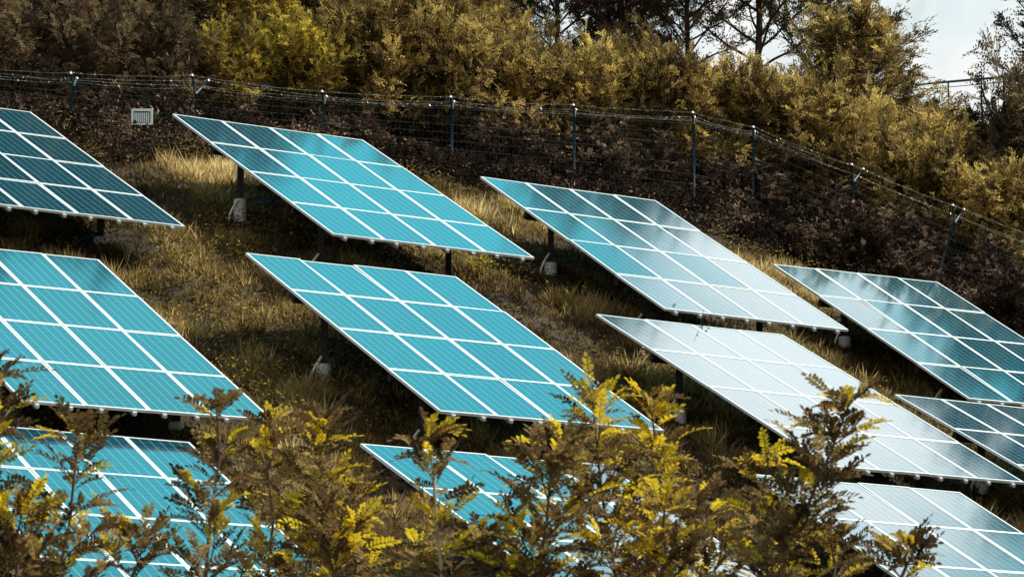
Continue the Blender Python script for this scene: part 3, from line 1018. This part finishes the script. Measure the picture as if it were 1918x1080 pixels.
weed(201, 897, 522, .75, .45, 420, M_LF_YELLOW, .8, 'yellow flowering weed under the lower edge of the upper middle table', 14)
weed(202, 238, 492, .50, .12, 60, M_GRASS, 1.0, 'pale dry stalks between the two left tables', 4, 'stalks', 'dry_stalks', False)
weed(203, 1205, 705, .60, .06, 40, M_GRASS, .95, 'single dry seed stalk at the left edge of the white table', 2, 'stalks', 'dry_stalk', False)
weed(204, 1292, 618, 1.15, .34, 150, M_LF_DARK, .3, 'dark twig standing in front of the streaked table', 4, 'twig', 'twig_plant', Yd=59.2, top=545, bark=M_TWIG)
weed(205, 1075, 580, .55, .5, 300, M_WEED, .8, 'pale leafy weed between the streaked table and the white table', 12)
weed(206, 330, 500, .45, .5, 260, M_WEED, .6, 'olive weed clump between the left table and the central table', 12)

# ------------------------------------------------------------------ light and sky
SUN_EL, SUN_AZ = math.radians(51), math.radians(80)       # azimuth from straight ahead towards the right
sd = np.array([math.sin(SUN_AZ) * math.cos(SUN_EL), math.cos(SUN_AZ) * math.cos(SUN_EL), math.sin(SUN_EL)])
sl = bpy.data.lights.new('sun', 'SUN')
sl.energy, sl.angle, sl.color = 4.9, math.radians(.55), (1.0, .93, .80)
so = bpy.data.objects.new('sun', sl)
COL.objects.link(so)
so.rotation_euler = Vector(tuple(sd)).to_track_quat('Z', 'Y').to_euler()

wd = bpy.data.worlds.new('World')
scene.world = wd
wd.use_nodes = True
nt = wd.node_tree
bg = nt.nodes['Background']
sky = N(nt, 'ShaderNodeTexSky', sky_type='NISHITA')
sky.sun_disc = False
sky.sun_elevation = SUN_EL
sky.sun_rotation = SUN_AZ
sky.air_density, sky.dust_density, sky.ozone_density = 1.0, .6, 1.0
tint = N(nt, 'ShaderNodeMix', data_type='RGBA', blend_type='MULTIPLY')
tint.inputs[0].default_value = 1
tint.inputs[7].default_value = (.40, 1.0, .85, 1)
nt.links.new(sky.outputs[0], tint.inputs[6])
tc = N(nt, 'ShaderNodeTexCoord')


def vdot(dirv, lo, hi):
    q = N(nt, 'ShaderNodeVectorMath', operation='DOT_PRODUCT')
    nt.links.new(tc.outputs['Generated'], q.inputs[0])
    q.inputs[1].default_value = dirv
    mr = N(nt, 'ShaderNodeMapRange', interpolation_type='SMOOTHSTEP')
    mr.inputs['From Min'].default_value = lo
    mr.inputs['From Max'].default_value = hi
    nt.links.new(q.outputs['Value'], mr.inputs['Value'])
    return mr.outputs[0]


def sph(az, el):
    az, el = math.radians(az), math.radians(el)
    return (math.sin(az) * math.cos(el), math.cos(az) * math.cos(el), math.sin(el))


def wm(op, a_, b_):
    q = N(nt, 'ShaderNodeMath', operation=op)
    for i_, s_ in enumerate((a_, b_)):
        if isinstance(s_, (int, float)):
            q.inputs[i_].default_value = s_
        else:
            nt.links.new(s_, q.inputs[i_])
    return q.outputs[0]


no = N(nt, 'ShaderNodeTexNoise')
no.inputs['Scale'].default_value = 9
no.inputs['Detail'].default_value = 7
no.inputs['Roughness'].default_value = .6
nt.links.new(tc.outputs['Generated'], no.inputs['Vector'])
hz = vdot(sph(5, 43), math.cos(math.radians(34)), math.cos(math.radians(12)))       # teal veil added to the sky to brighten the panel reflections
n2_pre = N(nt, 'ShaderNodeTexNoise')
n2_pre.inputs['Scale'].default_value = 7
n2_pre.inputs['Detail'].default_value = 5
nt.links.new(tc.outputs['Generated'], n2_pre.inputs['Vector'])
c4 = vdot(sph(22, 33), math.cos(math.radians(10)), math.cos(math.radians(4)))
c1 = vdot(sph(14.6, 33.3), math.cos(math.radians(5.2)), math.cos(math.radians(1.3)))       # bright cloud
c2 = vdot(sph(2, 13), math.cos(math.radians(17)), math.cos(math.radians(10)))        # low white cloud over the ridge
nz = wm('MULTIPLY', wm('SUBTRACT', no.outputs['Fac'], .5), 1.4)
cf = wm('MAXIMUM', wm('MAXIMUM', c1, wm('MULTIPLY', c4, .04)), c2)
cf = wm('ADD', cf, wm('MULTIPLY', nz, wm('MULTIPLY', cf, 1.0)))
gen = N(nt, 'ShaderNodeMapRange', interpolation_type='SMOOTHSTEP')
gen.inputs['From Min'].default_value = .56
gen.inputs['From Max'].default_value = .74
gen.inputs['To Max'].default_value = .25
n2 = N(nt, 'ShaderNodeTexNoise')
n2.inputs['Scale'].default_value = 4
n2.inputs['Detail'].default_value = 8
nt.links.new(tc.outputs['Generated'], n2.inputs['Vector'])
nt.links.new(n2.outputs['Fac'], gen.inputs['Value'])
cfm = N(nt, 'ShaderNodeMath', operation='MAXIMUM', use_clamp=True)
nt.links.new(cf, cfm.inputs[0])
nt.links.new(gen.outputs[0], cfm.inputs[1])
mx = N(nt, 'ShaderNodeMix', data_type='RGBA')
nt.links.new(cfm.outputs[0], mx.inputs[0])
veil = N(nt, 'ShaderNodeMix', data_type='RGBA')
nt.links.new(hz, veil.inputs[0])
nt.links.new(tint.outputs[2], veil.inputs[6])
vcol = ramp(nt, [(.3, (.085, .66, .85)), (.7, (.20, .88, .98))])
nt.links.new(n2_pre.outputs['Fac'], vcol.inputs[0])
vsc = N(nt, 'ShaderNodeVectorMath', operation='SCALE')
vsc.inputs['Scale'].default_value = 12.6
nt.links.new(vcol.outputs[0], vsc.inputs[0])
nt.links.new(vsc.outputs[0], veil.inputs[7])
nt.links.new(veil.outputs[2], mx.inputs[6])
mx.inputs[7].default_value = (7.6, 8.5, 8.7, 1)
# the bright cloud is brighter than the low one
br = N(nt, 'ShaderNodeMix', data_type='RGBA')
nt.links.new(c1, br.inputs[0])
lowc = ramp(nt, [(.40, (.50, .60, .62)), (.52, (.68, .735, .735)), (.64, (.80, .80, .79))])
n3 = N(nt, 'ShaderNodeTexNoise')
n3.inputs['Scale'].default_value = 26
n3.inputs['Detail'].default_value = 8
n3.inputs['Distortion'].default_value = .6
nt.links.new(tc.outputs['Generated'], n3.inputs['Vector'])
nt.links.new(n3.outputs['Fac'], lowc.inputs[0])
lsc = N(nt, 'ShaderNodeVectorMath', operation='SCALE')
lsc.inputs['Scale'].default_value = 9.2
nt.links.new(lowc.outputs[0], lsc.inputs[0])
nt.links.new(lsc.outputs[0], br.inputs[6])
br.inputs[7].default_value = (18.5, 19.3, 19.4, 1)
nt.links.new(br.outputs[2], mx.inputs[7])
c5 = vdot((.25, -.9, .36), -.25, .75)  # warm glow added to the unseen sky behind the camera, fills the shadows
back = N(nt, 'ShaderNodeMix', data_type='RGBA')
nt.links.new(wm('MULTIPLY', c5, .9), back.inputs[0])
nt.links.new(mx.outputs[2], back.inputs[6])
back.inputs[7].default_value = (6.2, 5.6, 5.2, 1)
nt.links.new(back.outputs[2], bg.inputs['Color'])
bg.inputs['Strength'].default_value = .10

vs = scene.view_settings
vs.view_transform, vs.look, vs.exposure, vs.gamma = 'Standard', 'None', 0.4, 1.0
scene.cycles.max_bounces = 6
scene.cycles.transparent_max_bounces = 4
scene.cycles.use_denoising = True
